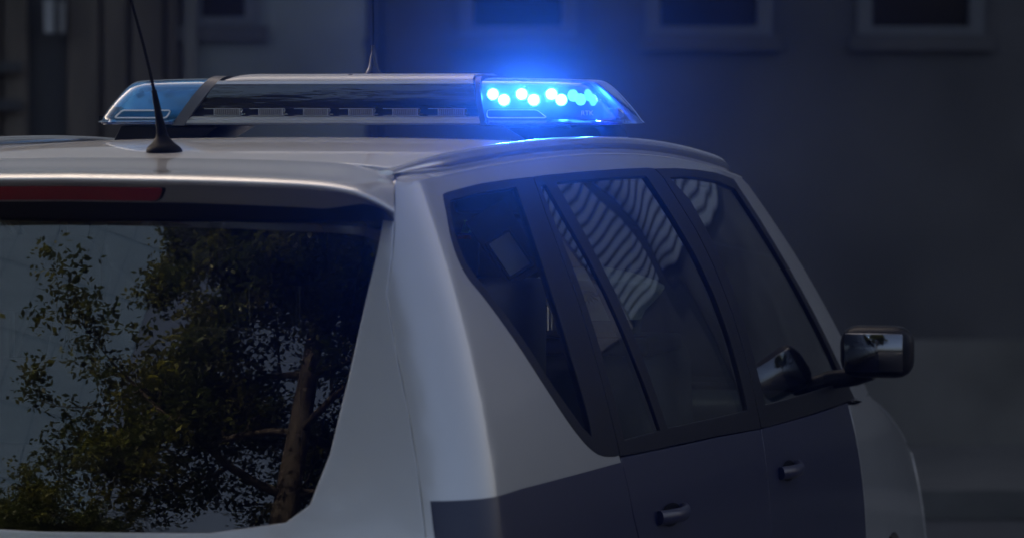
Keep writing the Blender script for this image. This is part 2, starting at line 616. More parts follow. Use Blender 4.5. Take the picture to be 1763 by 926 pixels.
# windows of both sides
QG = crom([(.322, 1.544), (.49, 1.553), (.687, 1.559)], 4)+[(.673, 1.508), (.657, 1.445), (.646, 1.365), (.64, 1.25), (.65, 1.13), (.645, 1.105)]+crom([(.60, 1.125), (.50, 1.20), (.40, 1.30), (.313, 1.379), (.268, 1.42), (.255, 1.445), (.262, 1.485), (.288, 1.525), (.305, 1.54)], 3)
QSEAL = [(.90, 1.5765)][:0]+[(.808, 1.5745), (.715, 1.5725)]+DLO_REAR[1:-1]+[(.785, 1.064), (.778, 1.15), (.775, 1.25), (.779, 1.36), (.776, 1.431), (.785, 1.506)]
RF_OUT = [(.816, 1.5745), (.90, 1.5765), (1.129, 1.5795), (1.40, 1.581), (1.646, 1.5805), (1.700, 1.5785), (1.735, 1.562), (1.785, 1.50), (1.832, 1.445), (1.868, 1.37), (1.892, 1.27), (1.90, 1.15), (1.90, 1.035), (1.5, 1.048), (1.1, 1.056), (.795, 1.062), (.786, 1.15), (.783, 1.25), (.787, 1.36), (.784, 1.431), (.793, 1.506)]
FIXG = rnd([(.828, 1.560), (.868, 1.5605), (.895, 1.50), (.940, 1.42), (.975, 1.352), (1.03, 1.22), (1.09, 1.085), (.835, 1.085), (.824, 1.2), (.824, 1.36), (.822, 1.431), (.822, 1.506)], .008)
MAING = rnd([(.932, 1.5635), (1.10, 1.5655), (1.35, 1.567), (1.605, 1.566), (1.682, 1.479), (1.745, 1.399), (1.785, 1.32), (1.81, 1.22), (1.818, 1.075), (1.5, 1.08), (1.14, 1.086), (1.085, 1.22), (1.034, 1.352), (1.0, 1.42), (.962, 1.50)], .01)
FF_OUT = [(1.712, 1.578), (1.75, 1.5775), (1.90, 1.5765), (2.10, 1.5705), (2.30, 1.5615), (2.49, 1.545), (2.69, 1.375), (2.94, 1.17), (3.135, 1.017), (2.5, 1.026), (1.912, 1.035), (1.912, 1.15), (1.904, 1.27), (1.88, 1.37), (1.844, 1.445), (1.797, 1.50), (1.747, 1.562)]
FRONTG = rnd([(1.795, 1.560), (1.95, 1.560), (2.10, 1.555), (2.28, 1.545), (2.45, 1.525), (2.66, 1.355), (2.90, 1.155), (3.02, 1.06), (2.5, 1.068), (1.985, 1.075), (1.985, 1.22), (1.975, 1.34), (1.945, 1.43), (1.895, 1.51)], .012)
RD_LOW = [(.795, 1.056), (1.1, 1.050), (1.5, 1.042), (1.90, 1.030), (1.905, .9), (1.90, .6), (1.885, .30), (1.258, .30), (1.253, .42), (1.228, .55), (1.136, .665), (1.006, .737), (.878, .846), (.823, .953), (.803, 1.04)]
FD_LOW = [(1.912, 1.030), (2.5, 1.020), (3.02, 1.012), (3.04, .9), (3.06, .6), (3.02, .30), (1.893, .30), (1.907, .6), (1.912, .9)]
FEND = [(3.03, 1.006), (3.2, .995), (3.43, 1.004), (3.75, .93), (4.0, .87), (4.18, .80), (4.22, .6), (4.22, .30)]+arch(3.50)+[(3.03, .30), (3.067, .6), (3.047, .9)]
for mir in (False, True):
    sg = -1 if mir else 1
    qw = sheet('quarter_window', QUARTER_GLASS, QG, side, car, res=.03, thick=0, off=-.003, mirror=mir)
    sheet('window_seal', BLACKTRIM, QSEAL, side, qw, holes=[QG], res=.025, thick=.012, off=.001, mirror=mir)
    rd = sheet('rear_door', [BLUEFILM, LINING], RD_LOW, side, car, res=.05, thick=.02, mirror=mir)
    sheet('window_frame', BLACKTRIM, RF_OUT, side, rd, holes=[FIXG, MAING], res=.025, thick=.015, off=.001, mirror=mir)
    sheet('fixed_pane', SIDE_GLASS, FIXG, side, rd, res=.03, thick=0, off=-.003, mirror=mir)
    sheet('window_pane', SIDE_GLASS, MAING, side, rd, res=.03, thick=0, off=-.005, mirror=mir)
    fd = sheet('front_door', [BLUEFILM, LINING], FD_LOW, side, car, res=.05, thick=.02, mirror=mir)
    sheet('window_frame', BLACKTRIM, FF_OUT, side, fd, holes=[FRONTG], res=.03, thick=.015, off=.001, mirror=mir)
    sheet('window_pane', SIDE_GLASS, FRONTG, side, fd, res=.04, thick=0, off=-.005, mirror=mir)
    for par, y0 in ((rd, .98), (fd, 2.02)):
        sheet('recess_shade', RUBBER, [(y0+.095+.072*math.cos(a), .928+.022*math.sin(a)) for a in [2*PI*k/24 for k in range(24)]], side, par, res=.03, thick=0, off=.0018, mirror=mir)  # flat black ellipse standing in for the shaded hollow behind the handle
        pts = [Vector(side(y0+.19*i/8, .93)) for i in range(9)]
        o = MB().tube([(sg*(p.x+.004+.020*math.sin(PI*i/8)), p.y, p.z) for i, p in enumerate(pts)], [(.010, .014)]*9, 10).build('handle', BLUEFILM, par, smooth=60)
    sheet('front_fender', P2, FEND, side, car, res=.06, thick=.02, mirror=mir)
    # door mirror
    p = Vector(side(2.86, 1.10))
    mr = rbox('door_mirror', BLACKTRIM, ((p.x+.115)*sg, 2.84, 1.145), (.17, .09, .12), .04, car)
    MB().tube([((p.x-.01)*sg, 2.86, 1.075), ((p.x+.06)*sg, 2.86, 1.085), ((p.x+.10)*sg, 2.85, 1.10)], .022, 10).build('mirror_arm', BLACKTRIM, mr, smooth=60)
    rbox('mirror_glass', MIRRG, ((p.x+.115)*sg, 2.793, 1.145), (.135, .006, .088), .002, mr, seg=1)

# windscreen, bonnet, nose
def wscreen(u, v):
    y = 2.615+.80*v
    z = (1-v)*(roof_z(abs(u), 2.615)+.004)+v*1.005
    x = u*(side_x(y, z)-.012)
    return (x, y+.16*(1-u*u)*v+.02*(1-u*u)*math.sin(PI*v), z+.015*math.sin(PI*v))
sheet('windscreen', WIND_GLASS, rnd([(-.955, .02), (.955, .02), (.955, .98), (-.955, .98)], .05), wscreen, car, res=.08, thick=0)
sheet('windscreen_surround', BLACKTRIM, [(-1, 0), (1, 0), (1, 1), (-1, 1)], wscreen, car, holes=[rnd([(-.95, .03), (.95, .03), (.95, .97), (-.95, .97)], .05)], res=.06, thick=.01, off=-.002)
def bonnet(u, v):
    y = 3.43+.16*(1-u*u)*(1-v)+.80*v+.06*(1-u*u)*v
    zz = 1.0-.075*v-.10*v*v
    return (u*(side_x(3.43+.8*v, zz-.01)-.010), y, zz+.035*(1-abs(u)**2.4)*(1-.3*v))
sheet('bonnet', P2, rnd([(-1, 0), (1, 0), (1, 1), (-1, 1)], .04), bonnet, car, res=.08, thick=.015, centre=(0, 3.5, -2))
def nose(u, z): return (u*(side_x(4.2, min(z, .8))-.008), 4.235+.07*(1-u*u)+.03*math.sin(PI*(z-.25)/.6), z)
sheet('front_bumper', P2, [(-1, .28), (1, .28), (1, .80), (-1, .80)], nose, car, res=.08, thick=.02)
# wheels
def wheel(x, y, sgn):
    rot = Matrix.Rotation(PI/2*sgn, 3, 'Y')
    t = MB().lathe([(.20, -.10), (.29, -.10), (.312, -.085), (.318, -.05), (.318, .05), (.312, .085), (.29, .10), (.20, .10)], (x, y, .318), 40, rot=rot).build('wheel', TYRE, car, smooth=40)
    m = MB().lathe([(.205, -.06), (.205, .085), (.19, .09), (.185, .05), (.06, .06), (.05, .085), (.001, .085)], (x, y, .318), 32, rot=rot)
    m.build('rim', ALU, t, smooth=30)
    return t
for y in (.80, 3.50):
    for sgn in (1, -1): wheel((side_x(y, .6)-.115)*sgn, y, sgn)
# floor pan and inner wells so that the cabin is closed below
MB().box((0, 2.1, .36), (1.30, 3.9, .10)).build('floor_pan', LINING, car)

# cabin
hl = [(-.93, .33), (.93, .33), (.93, 2.55), (-.93, 2.55)]
sheet('headliner', LINING, hl, lambda u, y: (u*W(y), y, roof_z(u, y)-.035), car, res=.09, thick=.008, centre=(0, 1.5, -3))
def seat(name, x, y, wid, rest=True, head=True, ztop=1.18):
    s = rbox(name, DARKFABRIC, (x, y+.28, .62), (wid, .52, .18), .06, car)
    rot = Matrix.Rotation(R(-12), 3, 'X')
    rbox('seat_back', DARKFABRIC, (x, y+.02, .90), (wid, .16, ztop-.62), .055, s, rot.inverted())
    if head:
        for hx in ([x] if wid < .6 else [x-.42, x+.42]):
            rbox('headrest', DARKFABRIC, (hx, y-.03, ztop+.135), (.25, .105, .15), .05, s)
            for k in (-1, 1):
                m = MB(); m.tube([(hx+k*.06, y-.025, ztop-.03), (hx+k*.06, y-.028, ztop+.10)], .006, 8)
                m.build('headrest_post', CHROME, s)
    return s
seat('rear_bench', 0, .95, 1.16, ztop=1.245)
seat('front_seat', .35, 2.15, .50, ztop=1.25)
seat('front_seat', -.35, 2.15, .50, ztop=1.25)
rbox('dashboard', BLACKTRIM, (0, 3.0, .93), (1.30, .40, .20), .06, car)
st = MB()
cx, cyy, czz = -.34, 2.70, 1.03
rotm = Matrix.Rotation(R(62), 3, 'X')
ring = [Vector((cx, cyy, czz))+rotm @ Vector((.18*math.cos(2*PI*k/28), .18*math.sin(2*PI*k/28), 0)) for k in range(29)]
st.tube(ring, .014, 8)
st.tube([(cx-.17, cyy, czz), (cx, cyy+.02, czz), (cx+.17, cyy, czz)], .018, 6)
st.tube([(cx, cyy+.02, czz), (cx, cyy+.25, czz-.06)], .03, 8)
st.build('steering_wheel', BLACKTRIM, car, smooth=60)
# rear view mirror on the windscreen
rbox('inside_mirror', BLACKTRIM, (0, 2.74, 1.49), (.22, .03, .065), .02, car)

# roof aerial at the rear edge of the roof
m = MB()
z0 = roof_z(0, .45)
prof = crom([(.031, 0), (.0305, .005), (.027, .011), (.019, .018), (.012, .028), (.0105, .034)], 4)
AX = .018
rings = []
for r, z in prof:
    rings.append([Vector((AX+r*math.cos(a)-.147*z, .45+r*1.5*math.sin(a), z0-.001+z)) for a in [2*PI*i/24 for i in range(24)]])
m.loft(rings)
aer = m.build('roof_aerial', RUBBER, car, smooth=60)
def apt(h): return Vector((AX-.147*h-.33*h*h, .45, z0+h))
m = MB()
m.tube([apt(.026), apt(.034), apt(.05), apt(.075), apt(.10), apt(.112), apt(.115)], [.0108, .0102, .0086, .0066, .0056, .0048, .003], 12)
m.build('aerial_foot', RUBBER, aer, smooth=60)
m = MB()
rd_ = []
pp = []
for i in range(260):
    t = .11+i/259*.40
    pp.append(apt(t)); rd_.append(.0029*(1-.8*(t-.11))+(.0005 if i % 4 < 2 else 0))
m.tube(pp, rd_, 8)
m.build('aerial_whip', RUBBER, aer, smooth=70)

# ------------------------------------------------------------------ light bar
BZ = 1.669
def B(x, y, z): return Vector((x, BAR_Y+y, BZ+z))
# tray: aluminium extrusion under everything
prof = [(-.135, .000), (-.140, .004), (-.140, .010), (-.136, .012), (-.136, .017), (-.128, .0185), (.128, .0185), (.138, .012), (.138, 0)]
m = MB()
m.loft([[B(x, y, z) for y, z in prof] for x in (-.372, .30)])
bar = m.build('light_bar', ALU, car, smooth=30)
# smoked middle lens
mp = crom([(-.1325, .0345), (-.1318, .045), (-.1300, .060), (-.1270, .074), (-.1225, .0855)], 6)
def midx(z, left): 
    return (-.368+.068*z/.095) if left else (.281-.022*z/.1)
m = MB()
full = mp+[(-.104, .0905), (.10, .0905), (.12, .06), (.13, .0345)]
rings = []
for i in range(41):
    k = i/40
    rings.append([B(midx(z, True)*(1-k)+midx(z, False)*k, y, z) for y, z in full])
m.loft(rings)
m.build('middle_lens', LENSDARK, bar, smooth=40)
# upper trim and lid
tp = [(-.1235, .0858), (-.1205, .0920), (-.116, .0935), (-.098, .0935), (-.098, .0858)]
m = MB()
m.loft([[B(midx(z, True) if i == 0 else midx(z, False), y, z) for y, z in tp] for i in (0, 1)])
m.build('upper_trim', ALU, bar, smooth=30)
lp = [(-.108, .094), (-.104, .0985), (-.094, .1035), (-.05, .1075), (.05, .1075), (.10, .102), (.112, .094)]
rings = []
for k in [i/30 for i in range(31)]:
    x = -.292*(1-k)+.256*k
    e = min(1, k/.10)
    h = math.sqrt(max(0, 1-(1-e)**2))
    rings.append([B(x, y, .0935+(z-.0935)*(.25+.75*h)) for y, z in lp])
m = MB()
m.loft(rings)
m.build('lid', LIDM, bar, smooth=40)
m = MB()
m.lathe([(.005, 0), (.005, .0012), (.001, .0012)], B(-.022, -.075, .1052), 10)
m.build('lid_screw', BLACKTRIM, bar)
# lower strip behind the fins
m = MB()
m.loft([[B(x, y, z) for y, z in [(-.129, .0187), (-.1285, .0343), (-.10, .0343), (-.10, .0187)]] for x in (-.352, .279)])
m.build('module_channel', BLACKTRIM, bar)
# six fin modules along the strip
def module(x0, x1):
    m = MB()
    wd = x1-x0
    m.box(B((x0+x1)/2, -.1305, .0338), (wd, .006, .0012), mi=1)
    m.box(B((x0+x1)/2, -.1305, .0196), (wd, .006, .0012), mi=1)
    f0 = x0+.028*wd/.095
    m.box(B(f0-.002, -.1305, .0267), (.0015, .006, .013), mi=1)
    m.box(B(x1-.004, -.1305, .0267), (.0018, .006, .013), mi=1)
    nf = 11
    for i in range(nf):
        x = f0+(x1-.0055-f0)*(i+.4)/nf
        m.box(B(x, -.1302, .0267), (.0026, .005, .0126), mi=0)
    # spring clip at the end
    m.box(B(x1+.001, -.1312, .0290), (.004, .004, .007), Matrix.Rotation(R(25), 3, 'Y'), mi=2)
    m.box(B(x1+.004, -.1312, .0222), (.010, .004, .0022), mi=2)
    o = m.build('light_module', [GRILLE, ALU, CHROME], bar)
    o['kind'] = 'stuff'
    return o
for x0, x1 in ((-.3288, -.2455), (-.2271, -.1500), (-.1275, -.0500), (-.0273, .0490), (.0685, .1470), (.1665, .2480)): module(x0, x1)

# end caps between middle and domes
def slab(x_of, y0, wdt, name, mtl, prof):
    m = MB()
    m.loft([[B(x_of(z)+dx, y*s_, z if z < .05 else z) for y, z in prof] for dx, s_ in ((0, 1), (wdt, 1))])
    return m.build(name, mtl, bar, smooth=40)
ring_prof = [(-.1405, -.002), (-.141, .016), (-.139, .040), (-.134, .060), (-.126, .077), (-.116, .090), (-.104, .0985), (-.08, .1035), (.08, .1035), (.11, .092), (.138, .04), (.14, -.002)]
slab(lambda z: -.398+.068*z/.095, 0, .0285, 'end_frame', mat('grey plastic', (.08, .08, .085), .42), ring_prof)
slab(lambda z: .283-.022*z/.1, 0, .012, 'end_frame', mat('black plastic', (.02, .02, .022), .4), ring_prof)

# blue domes
def dome(sgn, xi, ln, H=.098, sl=.088, name='blue_dome', m1=None):
    base = [(-.136, .004), (-.139, .012), (-.137, .034), (-.131, .056), (-.122, .074), (-.110, .088), (-.09, .0955), (-.05, .0985), (.05, .0985), (.09, .094), (.118, .078), (.135, .04), (.138, .012), (.135, .004)]
    base = crom(base, 3, True)
    rings = []
    N = 26
    for i in range(N+1):
        t = i/N
        tt = 1-(1-t)**1.6
        k = max(0, (tt-.72)/.28)
        shr = (1-k**2.4)**(1/2.4)*.42+.58 if k < 1 else .58
        hh = 1-.05*tt**2 - (.04*max(0, (tt-.95)/.05)**2)
        ring = []
        for y, z in base:
            zz = z*hh
            ring.append(B(sgn*(xi(zz, sgn)+ (ln-xi(zz, sgn)-sl*(zz/H)**1.15)*tt), y*shr, zz))
        rings.append(ring)
    m = MB()
    m.loft(rings)
    return m.build(name, m1 or DOMEBLUE, bar, smooth=50)
dl = dome(-1, lambda z, s: .398-.068*z/.095, .580, sl=.074, m1=glass('pale blue dome', (.30, .66, .97), 1.45, 1.5, .0, body=(.07, .42, .82), body_fac=.36))
dr = dome(1, lambda z, s: .295-.022*z/.1, .574, sl=.080)
# bright rims along the lower edge of each dome
for sgn, x0, x1 in ((-1, .398, .573), (1, .297, .567)):
    m = MB()
    pts = []
    for i in range(25):
        t = i/24
        k = max(0, ((1-(1-t)**1.6)-.72)/.28)
        shr = (1-min(1, k)**2.4)**(1/2.4)*.42+.58 if k < 1 else .58
        pts.append(B(sgn*(x0+(x1-x0)*(1-(1-t)**1.6)), -.1395*shr, .0045))
    m.tube(pts, [(.004, .0045)]*25, 8)
    m.build('dome_lip', glass('clear blue lip', (.35, .65, 1), 1.45, 2.5, body=(.1, .35, .9), body_fac=.35), bar, smooth=60)
# inner carriers
INNERDARK = mat('dark blue plastic', (.012, .02, .06), .35)
WHITEPL = mat('white plastic frame', (.75, .78, .8), .4)
for sgn, x0, x1, mt in ((-1, .40, .535, CARRIER), (1, .30, .475, INNERDARK)):
    m = MB()
    pr = [(-.095, .022), (-.088, .045), (-.070, .080), (-.03, .086), (.06, .086), (.095, .022)]
    m.loft([[B(sgn*(x0-.066*z/.1*(1 if sgn < 0 else .3)), y, z) for y, z in pr], [B(sgn*(x1-.06*z/.1), y*.85, z) for y, z in pr], [B(sgn*(x1+.03-.06*z/.1), y*.55, z) for y, z in pr]])
    m.build('lamp_carrier', mt, bar, smooth=30)
    m = MB()
    m.box(B(sgn*((x0+x1)/2+.015), 0, .012), (x1-x0+.06, .20, .012))
    m.build('dome_floor', BLACKTRIM, bar)
# white outlined alley lamp under the LEDs
def outline_lamp(pts, r, inner):
    m = MB()
    loop = [B(*p) for p in crom([(*q,) for q in pts], 1, True)]
    loop = loop+loop[:1]
    m.tube(loop, r, 8)
    m.build('alley_lamp_frame', WHITEPL, bar, smooth=60)
    m = MB()
    m.add([B(p[0], p[1]+.004, p[2]) for p in pts], [tuple(range(len(pts)))])
    m.add([B(p[0], p[1]+.012, p[2]) for p in pts], [tuple(range(len(pts)))])
    m.build('alley_lamp', inner, bar)
def rect3(x0, x1, z0, z1, y0, y1, slope0=0, slope1=0, r=.006):
    o = rnd([(x0, z0), (x1, z0), (x1+slope1, z1), (x0+slope0, z1)], r)
    return [(x, y0+(y1-y0)*(z-z0)/(z1-z0), z) for x, z in o]
outline_lamp(rect3(-.530, -.412, .014, .030, -.1390, -.1365, .018, .010), .0020, REFLECTOR)
outline_lamp(rect3(.296, .425, .015, .031, -.1385, -.136, 0, -.022), .0016, INNERDARK)
# unlit lamp lenses in the left dome
LENSM = mat('pale lamp lens', (.78, .82, .85), .4)
def lamp_disc(c, nrm, r, name, m1, rim=None):
    rot = Vector(nrm).to_track_quat('Z', 'Y').to_matrix()
    if rim:
        m = MB().lathe([(r*.93, .0010), (r*.6, .004), (r*.3, .0052), (.0005, .0056)], c, 20, rot=rot)
        return m.lathe([(r*.86, -.004), (r, -.003), (r, 0), (r*.94, .0009), (r*.93, .0005), (.001, .0005)], c, 20, mi=1, rot=rot).build(name, [m1, rim], bar, smooth=60)
    return MB().lathe([(r*.86, -.004), (r, -.003), (r, 0), (r*.72, .0035), (r*.3, .0052), (.0005, .0056)], c, 20, rot=rot).build(name, m1, bar, smooth=60)
for i, x in enumerate((-.49, -.463, -.425, -.397, -.372)):
    lamp_disc(B(x, -.092+.002*(i % 2), .066-.012*(i % 2)), (0, -1, .25), .010, 'led_lamp', LENSM)
# lit lamps in the right dome
def led_mat(name, st): 
    return mat(name, (.1, .3, .9), .3, emit=(.05, .30, 1.0), es=st)
LED = led_mat('lit blue lamp', 30)
LED2 = led_mat('lit blue lamp seen aslant', 5)
LEDRIM = led_mat('glowing lamp rim', 7)
LED3 = led_mat('lit blue lamp seen edge on', 3.2)
lit = [(.299, -.104, .064), (.324, -.108, .052), (.361, -.104, .064), (.388, -.108, .052), (.424, -.101, .064), (.446, -.105, .052)]
for p in lit: lamp_disc(B(*p), (.12, -1, .15), .0128, 'led_lamp', LED, LEDRIM)
for x, y, z in ((.466, -.083, .061), (.481, -.079, .053)): lamp_disc(B(x, y, z), (.75, -.66, .1), .0125, 'led_lamp', LED2)
for x, y, z in ((.494, -.066, .062), (.502, -.058, .052)): lamp_disc(B(x, y, z), (.96, -.28, .1), .0125, 'led_lamp', LED3)
spd = bpy.data.lights.new('beacon_beam', 'SPOT')
spd.energy = 15
spd.color = (.03, .22, 1)
spd.spot_size = R(30)
spd.spot_blend = 1
spd.shadow_soft_size = .012
for i, p in enumerate(lit[1:5:1]):
    so = bpy.data.objects.new('beacon_beam', spd)
    C.objects.link(so)
    so.location = B(p[0], p[1]-.012, p[2])
    az = R(16)
    so.rotation_euler = Vector((-math.sin(az), math.cos(az), -math.sin(R(5)))).to_track_quat('Z', 'Y').to_euler()
sd2 = bpy.data.lights.new('beacon_side_lamp', 'SPOT')     # the lamps that face the end of the bar
sd2.energy = 2.0
sd2.color = (.04, .30, 1)
sd2.spot_size = R(165)
sd2.spot_blend = .4
sd2.shadow_soft_size = .01
so = bpy.data.objects.new('beacon_side_lamp', sd2)
C.objects.link(so)
so.location = B(.506, -.045, .056)
so.rotation_euler = Vector((-.95, .30, .05)).to_track_quat('Z', 'Y').to_euler()
# small side lamp, round seal and the printed letters at the far end of the right dome
outline_lamp([(.530+.026*a, -.075+.05*a, z) for a, z in rnd([(0, .016), (1, .016), (.85, .034), (0, .034)], .1)], .0013, REFLECTOR)
m = MB()
m.lathe([(.0085, 0), (.0085, .002), (.004, .003), (.0005, .003)], B(.553, -.028, .023), 18, rot=Vector((.9, -.4, .2)).to_track_quat('Z', 'Y').to_matrix())
m.build('round_seal', WHITEPL, bar)
fc = bpy.data.curves.new('lamp_lettering', 'FONT')
fc.body = 'RTK'
fc.size = .014
fc.extrude = .0003
tmp = bpy.data.objects.new('t', fc)
me = bpy.data.meshes.new_from_object(tmp)
bpy.data.objects.remove(tmp)
me.name = 'lamp_lettering'
me.materials.append(WHITEPL)
rotl = Matrix.Rotation(R(8), 4, 'Z') @ Matrix.Rotation(R(88), 4, 'X')
me.transform(Matrix.Translation(B(.497, -.1395, .020)) @ rotl)
link(bpy.data.objects.new('lamp_lettering', me), bar)
# feet
for sgn, y in ((-1, 0), (1, 0)):
    m = MB()
    xi, xo = (.345, .56) if sgn < 0 else (.37, .555)
    zf = roof_z(.9, BAR_Y)-.004
    b0 = [B(sgn*x, yy, zf-BZ) for x, yy in ((xi+.04, -.10), (xo, -.10), (xo, .10), (xi+.04, .10))]
    b1 = [B(sgn*x, yy, -.0015) for x, yy in ((xi-.05, -.115), (xo-.035, -.115), (xo-.035, .115), (xi-.05, .115))]
    m.loft([b0, b1])
    m.build('bar_foot', BLACKTRIM, bar, bevel=.006)
    m = MB()
    m.loft([[B(sgn*x, y, z) for y, z in ((-.125, -.006), (-.12, -.001), (.12, -.001), (.125, -.006))] for x in (xi-.035, xi+.10)])
    m.build('foot_plate', BLACKTRIM, bar)
# second aerial on the middle of the lid
m = MB()
c = B(.005, .0, .1072)
m.lathe(crom([(.017, 0), (.016, .006), (.011, .015), (.0085, .026), (.0065, .040), (.0050, .042), (.0042, .062)], 3), c, 20)
m.lathe([(.019, -.001), (.019, .002), (.016, .003)], c, 20)
ba = m.build('bar_aerial', GLOSSBLACK, bar, smooth=50)
MB().tube([c+Vector((-.0000-.004*t*t*3, 0, .045+.30*t)) for t in [i/30 for i in range(31)]], [  .0024]*31, 8).build('aerial_whip', RUBBER, bar, smooth=70)

# ------------------------------------------------------------------ loose things in the cabin
# equipment case on the rear bench with a cap on it
case = empty('equipment_case', (.50, 1.74, .715))
tag(case, 'dark equipment case on the rear bench under the peaked cap', 'case')
rbox('case_shell', LINING, (.50, 1.74, .955), (.28, .30, .48), .03, case)
rbox('case_lid', BLACKTRIM, (.50, 1.74, 1.215), (.29, .31, .035), .012, case)
cap = empty('peaked_cap', (.50, 1.73, 1.2335))
tag(cap, 'pale olive peaked police cap with a star badge behind the rear door window', 'cap')
CAPM = mat('pale olive cloth', (.62, .60, .47), .85, var=.12, vscale=60)
CAPD = mat('dark olive band', (.03, .035, .025), .8)
cc = Vector((.50, 1.73, 1.2335))
m = MB()
rings = []
for r, z in [(.085, 0), (.088, .03), (.10, .055), (.128, .085), (.138, .100), (.137, .106), (.12, .116), (.08, .128), (.03, .134), (.001, .135)]:
    rings.append([cc+Vector((r*1.02*math.cos(a), r*math.sin(a), z+.012*(-math.sin(a))*min(1, z/.08))) for a in [2*PI*i/36 for i in range(36)]])
m.loft(rings)
m.build('cap_crown', CAPM, cap, smooth=45)
m = MB()
m.loft([[cc+Vector((r*1.02*math.cos(a), r*math.sin(a), z)) for a in [2*PI*i/36 for i in range(36)]] for r, z in ((.0895, .002), (.0915, .030), (.090, .034))])
m.build('cap_band', CAPD, cap, smooth=45)
m = MB()
for j in range(2):
    pass
vis = []
for rr, dz in ((.089, .006), (.115, -.001), (.140, .0), (.142, .004), (.115, .004), (.089, .010)):
    vis.append([cc+Vector((rr*math.sin(a)*1.0, -rr*math.cos(a)*(.95+.2*math.cos(a)*(rr > .1)), dz if dz > 0 else .0005)) for a in [R(-62+124*i/16) for i in range(17)]])
m.loft(vis, False)
m.build('cap_visor', BLACKTRIM, cap, smooth=45)
m = MB()
ctr = cc+Vector((.01, -.118, .088))
nrm = Vector((.25, -1, .55)).normalized()
rot = nrm.to_track_quat('Z', 'Y').to_matrix()
star = [ctr+nrm*.008+rot @ Vector(((.027 if i % 2 else .015)*math.cos(2*PI*i/32), (.027 if i % 2 else .015)*math.sin(2*PI*i/32), 0)) for i in range(32)]
m.add(star+[ctr+nrm*.013], [(i, (i+1) % 32, 32) for i in range(32)])
m.add([p-nrm*.004 for p in star]+[], [tuple(range(31, -1, -1))])
m.add(star+[p-nrm*.004 for p in star], [(i, i+32, (i+1) % 32+32, (i+1) % 32) for i in range(32)])
m.build('star_badge', mat('dull badge metal', (.12, .12, .09), .4, .5), cap, smooth=20)
# clipboard / tablet and card leaning in the boot
box2 = rbox('storage_box', LINING, (.44, .70, .885), (.36, .42, 1.0), .02, None)
tag(box2, 'tall dark storage box behind the quarter window carrying the grey tablet', 'box')
crate = rbox('boot_box', DARKFABRIC, (-.22, .62, .72), (.80, .50, .66), .03, None)
tag(crate, 'low dark fabric box on the left of the boot behind the rear bench', 'box')
tab = empty('tablet_computer', (.585, .75, 1.386))
tag(tab, 'small grey tablet with a black frame leaning behind the quarter window', 'tablet')
rt = Matrix.Rotation(R(20), 3, 'Z') @ Matrix.Rotation(R(-20), 3, 'X') @ Matrix.Rotation(R(-32), 3, 'Y')
tc_ = Vector((.588, .75, 1.432))
MB().box(tc_, (.056, .008, .086), rt).build('tablet_frame', BLACKTRIM, tab, bevel=.003)
MB().box(tc_+rt @ Vector((0, -.0055, 0)), (.044, .003, .072), rt).build('tablet_screen', mat('grey screen', (.42, .47, .50), .3), tab)
fold = empty('card_folder', (.57, .79, 1.386))
tag(fold, 'brown card folder standing behind the small grey tablet', 'folder')
fc_ = Vector((.572, .785, 1.452))
MB().box(fc_, (.085, .006, .15), rt).build('folder_cover', BROWN, fold, bevel=.002)
MB().box(fc_+rt @ Vector((0, .008, -.004)), (.08, .006, .14), rt).build('folder_pages', LINING, fold)
vest = empty('warning_vest', (.43, .93, 1.46))
tag(vest, 'dark vest with a yellow and orange edge draped over the rear headrest', 'vest')
MB().box((.42, .92, 1.462), (.17, .13, .016)).build('vest_back', DARKFABRIC, vest, bevel=.006)
MB().box((.42, .845, 1.43), (.165, .014, .08)).build('vest_flap', DARKFABRIC, vest, bevel=.005)
MB().box((.478, .850, 1.478), (.014, .02, .026), Matrix.Rotation(R(14), 3, 'Y')).build('yellow_edge', mat('yellow cloth', (.55, .75, .05), .7), vest)
MB().box((.476, .842, 1.461), (.024, .016, .007)).build('orange_edge', mat('orange cloth', (.9, .12, .03), .7), vest)

# ================================================================== THE STREET
def street(u, d, z=0): return Vector((CAM.x, CAM.y, 0))+SIDE*u+VIEW*d+Vector((0, 0, z))
ROT = Matrix.Rotation(TH, 3, 'Z')
ASPH = mat('asphalt', (.045, .045, .048), .9, var=.25, vscale=6, bump=.3, bscale=150)
PAVE = mat('paving', (.075, .073, .07), .85, var=.2, vscale=4, bump=.2, bscale=80)
MB().add([(-300, -300, 0), (300, -300, 0), (300, 300, 0), (-300, 300, 0)], [(0, 1, 2, 3)]).build('ground', ASPH)['kind'] = 'structure'
m = MB()
pv = [street(-30, 17.6), street(30, 17.6), street(30, 20.4), street(-30, 20.4)]
m.loft([[p+Vector((0, 0, .004)) for p in pv], [p+Vector((0, 0, .125)) for p in pv]])
m.build('pavement', PAVE)['kind'] = 'structure'

FD = 20.0
def fb(m, x0, x1, z0, z1, d0, d1, mi=0):
    """box on the facade: x along it, z up, d depth behind the facade plane"""
    return m.box(street((x0+x1)/2, FD+(d0+d1)/2, (z0+z1)/2), (x1-x0, d1-d0, z1-z0), ROT, mi)
STONE = mat('dark stone', (.105, .098, .088), .85, var=.35, vscale=1.6, bump=.4, bscale=14)
PLASTER = mat('grey render', (.17, .178, .172), .9, var=.4, vscale=1.1, bump=.2, bscale=40)
PLASTER2 = mat('brown grey render', (.06, .056, .056), .9, var=.3, vscale=1.3, bump=.2, bscale=40)
WOOD = mat('dark weathered wood', (.088, .070, .054), .8, var=.35, vscale=5, stretch=(3, 3, .3), bump=.3, bscale=30)
FRAME = mat('grey window frame', (.062, .064, .07), .5)
PALE = mat('pale stone', (.72, .69, .64), .8, var=.12, vscale=.8, bump=.2, bscale=10)  # unseen upper wall made this pale to brighten its reflection in the car roof
PANE = glass('dark pane', (.03, .03, .035), 1.5, 1.3)
DARKROOM = mat('dark room', (.01, .01, .01), .9)
